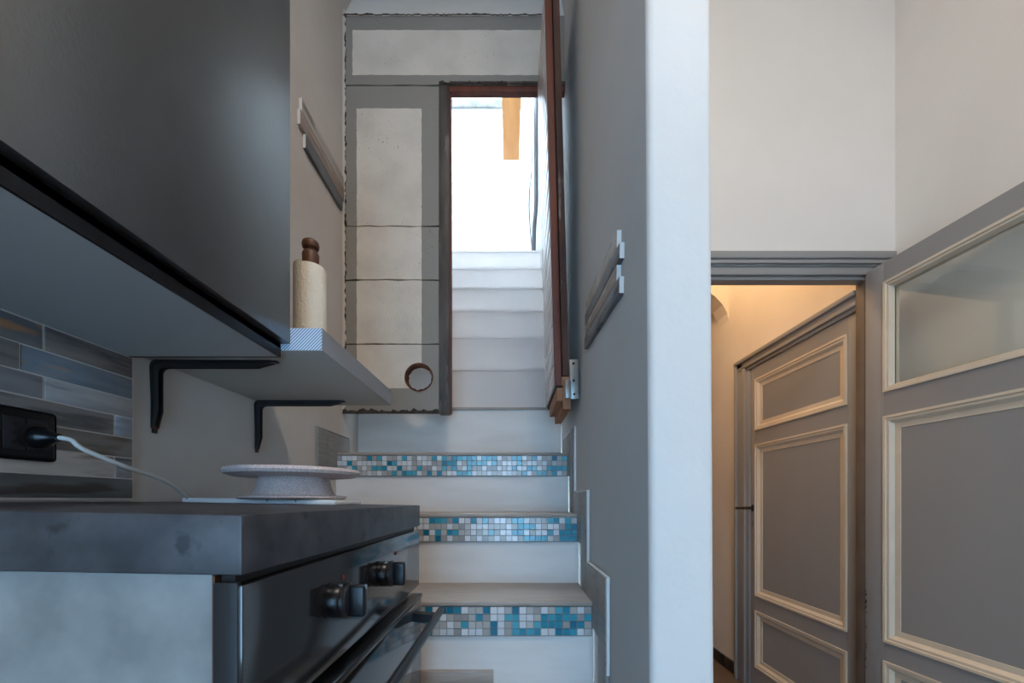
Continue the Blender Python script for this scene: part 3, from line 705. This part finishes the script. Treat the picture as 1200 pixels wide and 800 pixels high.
# right: on the grey wall, seen from the stairs (local x -> -Y, so face normal -X)
xg = XR + 0.0062 * 0.28
decor('staggered grey-brown wood-look tile strips on the grey partition wall', (xg, 1.305, H + 0.484), (0, R(4.5), R(-90)),
      [(0.0, 0.385, 0.108, 0.148, 'strip_a'), (-0.008, 0.412, 0.072, 0.108, 'strip_b'), (0.0, 0.388, 0.036, 0.072, 'strip_c'), (-0.010, 0.415, -0.002, 0.036, 'strip_d')])
# left: on the off-white wall above the shelf (local x -> -Y while facing +X)
d_ = thing('strip_decoration', 'staggered brown wood-look tile strips on the off-white wall beside the boards', 'wall decor', (XL, 1.62, H + 1.27))
for (y0, y1, z0, z1, m) in ((1.452, 1.81, 1.378, 1.427, 'strip_a'), (1.440, 1.815, 1.322, 1.378, 'strip_c'), (1.478, 1.80, 1.270, 1.322, 'strip_d')):
    s = box('tile_strip', XL, XL + 0.011, y0, y1, H + z0 + 0.0008, H + z1 - 0.0008, m, d_, 0.0008)
    box('cut_end', XL + 0.0005, XL + 0.0105, y0 - 0.0006, y0 + 0.0004, H + z0 + 0.0015, H + z1 - 0.0015, 'white_body', s)

# ================================================================== DOORS
MOULD = [(0.0, -0.001), (0.0, 0.006), (0.009, 0.006), (0.011, 0.002), (0.020, 0.002), (0.031, -0.010), (0.050, -0.010), (0.051, -0.013)]
def door_leaf(d_, W, z0, z1, t, panels, u0, u1):
    """panelled leaf in local coordinates: x along the leaf, front towards -y"""
    box('stile', 0, u0, 0, t, z0, z1, 'door_grey', d_, 0.0015); box('stile', u1, W, 0, t, z0, z1, 'door_grey', d_, 0.0015)
    edges = [z0] + [v for p_ in panels for v in p_[:2]] + [z1]
    for k in range(0, len(edges), 2):
        box('rail', u0, u1, 0.0, t, edges[k], edges[k + 1], 'door_grey', d_)
    for (a, b, kind) in panels:
        if kind == 'glass':
            pf = box('glass_pane', u0, u1, 0.016, 0.020, a, b, 'pane_glass', d_)
            bm = nb(); frame_ring(bm, u0, u1, a, b, [(0.0, -0.001), (0.0, 0.006), (0.009, 0.006), (0.011, 0.002), (0.018, 0.002), (0.026, -0.016)]); obj('moulding', bm, 'door_cream', pf)
            bm = nb(); frame_ring(bm, u0, u1, a, b, [(0.0, -t), (0.026, -t), (0.026, -0.020)]); obj('moulding', bm, 'door_cream', pf)
        else:
            pf = box('panel', u0 - 0.004, u1 + 0.004, 0.0125, t - 0.008, a - 0.004, b + 0.004, 'door_grey', d_)
            bm = nb(); frame_ring(bm, u0, u1, a, b, MOULD); obj('moulding', bm, 'door_cream', pf)
# open door on the right
ang = math.atan2(-math.cos(R(5.5)), math.sin(R(5.5)))
d1 = tag(thing('door_1', 'open grey door with cream mouldings and a glazed top panel', 'door', (1.377, 1.597, 0.0), rot=(0, 0, ang)), kind='structure')
door_leaf(d1, 0.74, 0.012, H + 0.885, 0.034, [(0.13, H - 0.595, 'p'), (H - 0.525, H + 0.312, 'p'), (H + 0.401, H + 0.811, 'glass')], 0.0732, 0.667)
bm = nb()
for k in range(26):
    zc = random.choice([random.uniform(0.66, 0.78), random.uniform(0.45, 0.62)]); uc = random.uniform(0.0015, 0.006); rr = random.uniform(0.0015, 0.005)
    vv = [bm.verts.new((max(0.0008, uc + rr * 0.6 * math.cos(t * 1.05) * random.uniform(0.6, 1.2)), -0.0006, zc + 1.6 * rr * math.sin(t * 1.05) * random.uniform(0.6, 1.3))) for t in range(6)]
    bm.faces.new(vv)
tag(obj('paint_chips', bm, 'door_chip', d1), kind='stuff')
# closed door in the hall
d2 = tag(thing('door_2', 'closed grey three-panel door with cream mouldings in the hallway', 'door', (1.400, 2.400, 0.0), rot=(0, 0, R(-90))), kind='structure')
door_leaf(d2, 0.735, 0.008, H + 0.765, 0.034, [(H - 0.96, H - 0.632, 'p'), (H - 0.55, H + 0.32, 'p'), (H + 0.40, H + 0.695, 'p')], 0.042, 0.69)
bm = nb(); tube(bm, smooth_path([(0.022, 0.0, H - 0.045), (0.022, -0.042, H - 0.045), (0.012, -0.05, H - 0.045), (-0.06, -0.05, H - 0.047)], 5), 0.0085, 10)
hdl = obj('door_handle', bm, 'steel_dark', d2, smooth=True)
obj('rose', lathe(nb(), [(0.02, 0.001), (0.02, -0.004), (0.012, -0.006)], (0.022, 0, H - 0.045), 20, 'y'), 'steel_dark', hdl, smooth=True)
obj('keyhole_plate', lathe(nb(), [(0.014, 0.001), (0.014, -0.004), (0.006, -0.005)], (0.022, 0, H - 0.135), 18, 'y'), 'steel', d2, smooth=True)
# casing of the hall door
tr2 = tag(thing('trim_hall_door', 'profiled grey casing around the closed hallway door', 'door casing', (XH, 2.53, 0)), kind='structure')
zt2 = H + 0.765
def casing_strip(y0, y1, x, z1, m='door_grey'):   # upright
    box('upright', x, XH, y0, y1, 0.0, z1, m, tr2, 0.002)
casing_strip(2.404, 2.436, 1.392, zt2); casing_strip(2.436, 2.470, 1.380, zt2 + 0.03)
casing_strip(2.470, 2.520, 1.386, zt2 + 0.06); casing_strip(2.520, 2.538, 1.374, zt2 + 0.078)
for (z0, z1, x) in ((zt2 + 0.003, zt2 + 0.020, 1.392), (zt2 + 0.020, zt2 + 0.036, 1.380), (zt2 + 0.036, zt2 + 0.060, 1.386), (zt2 + 0.060, zt2 + 0.080, 1.372)):
    box('head', x, XH, 1.648, 2.538 - (zt2 + 0.08 - z1) * 0.8, z0, z1, 'door_grey', tr2, 0.002)
# casing of the doorway
tr1 = tag(thing('trim_doorway', 'grey profiled lintel and jamb of the doorway to the hall', 'door casing', (1.0, 1.6, 0)), kind='structure')
for (z0, z1, y) in ((0.931, 0.958, 1.572), (0.924, 0.931, 1.580), (0.912, 0.924, 1.574), (0.906, 0.912, 1.584), (0.875, 0.906, 1.588), (0.861, 0.875, 1.600)):
    box('head', 0.58, 1.478 if z0 > 0.9 else (1.400 if z0 > 0.87 else 1.379), y, 1.606 if z0 > 0.87 else 1.643, H + z0, H + z1, 'door_grey', tr1, 0.002)
bm = nb(); pts = [(0.58, H + 0.957)] + [(0.58 + 0.9 * k / 60, H + 0.962 + 0.006 * abs(mnoise.noise(Vector((k * 0.7, 0, 0))))) for k in range(61)] + [(1.48, H + 0.957)]
prism(bm, pts, 1.5995, 1.604, 'y'); obj('paint_edge', bm, 'door_grey', tr1)
box('jamb', 1.379, 1.402, 1.602, 1.644, 0.0, H + 0.862, 'jamb_brown', tr1, 0.001)
box('jamb', 0.63, 0.66, 1.60, 1.644, 0.0, H + 0.862, 'door_grey', tr1, 0.001)
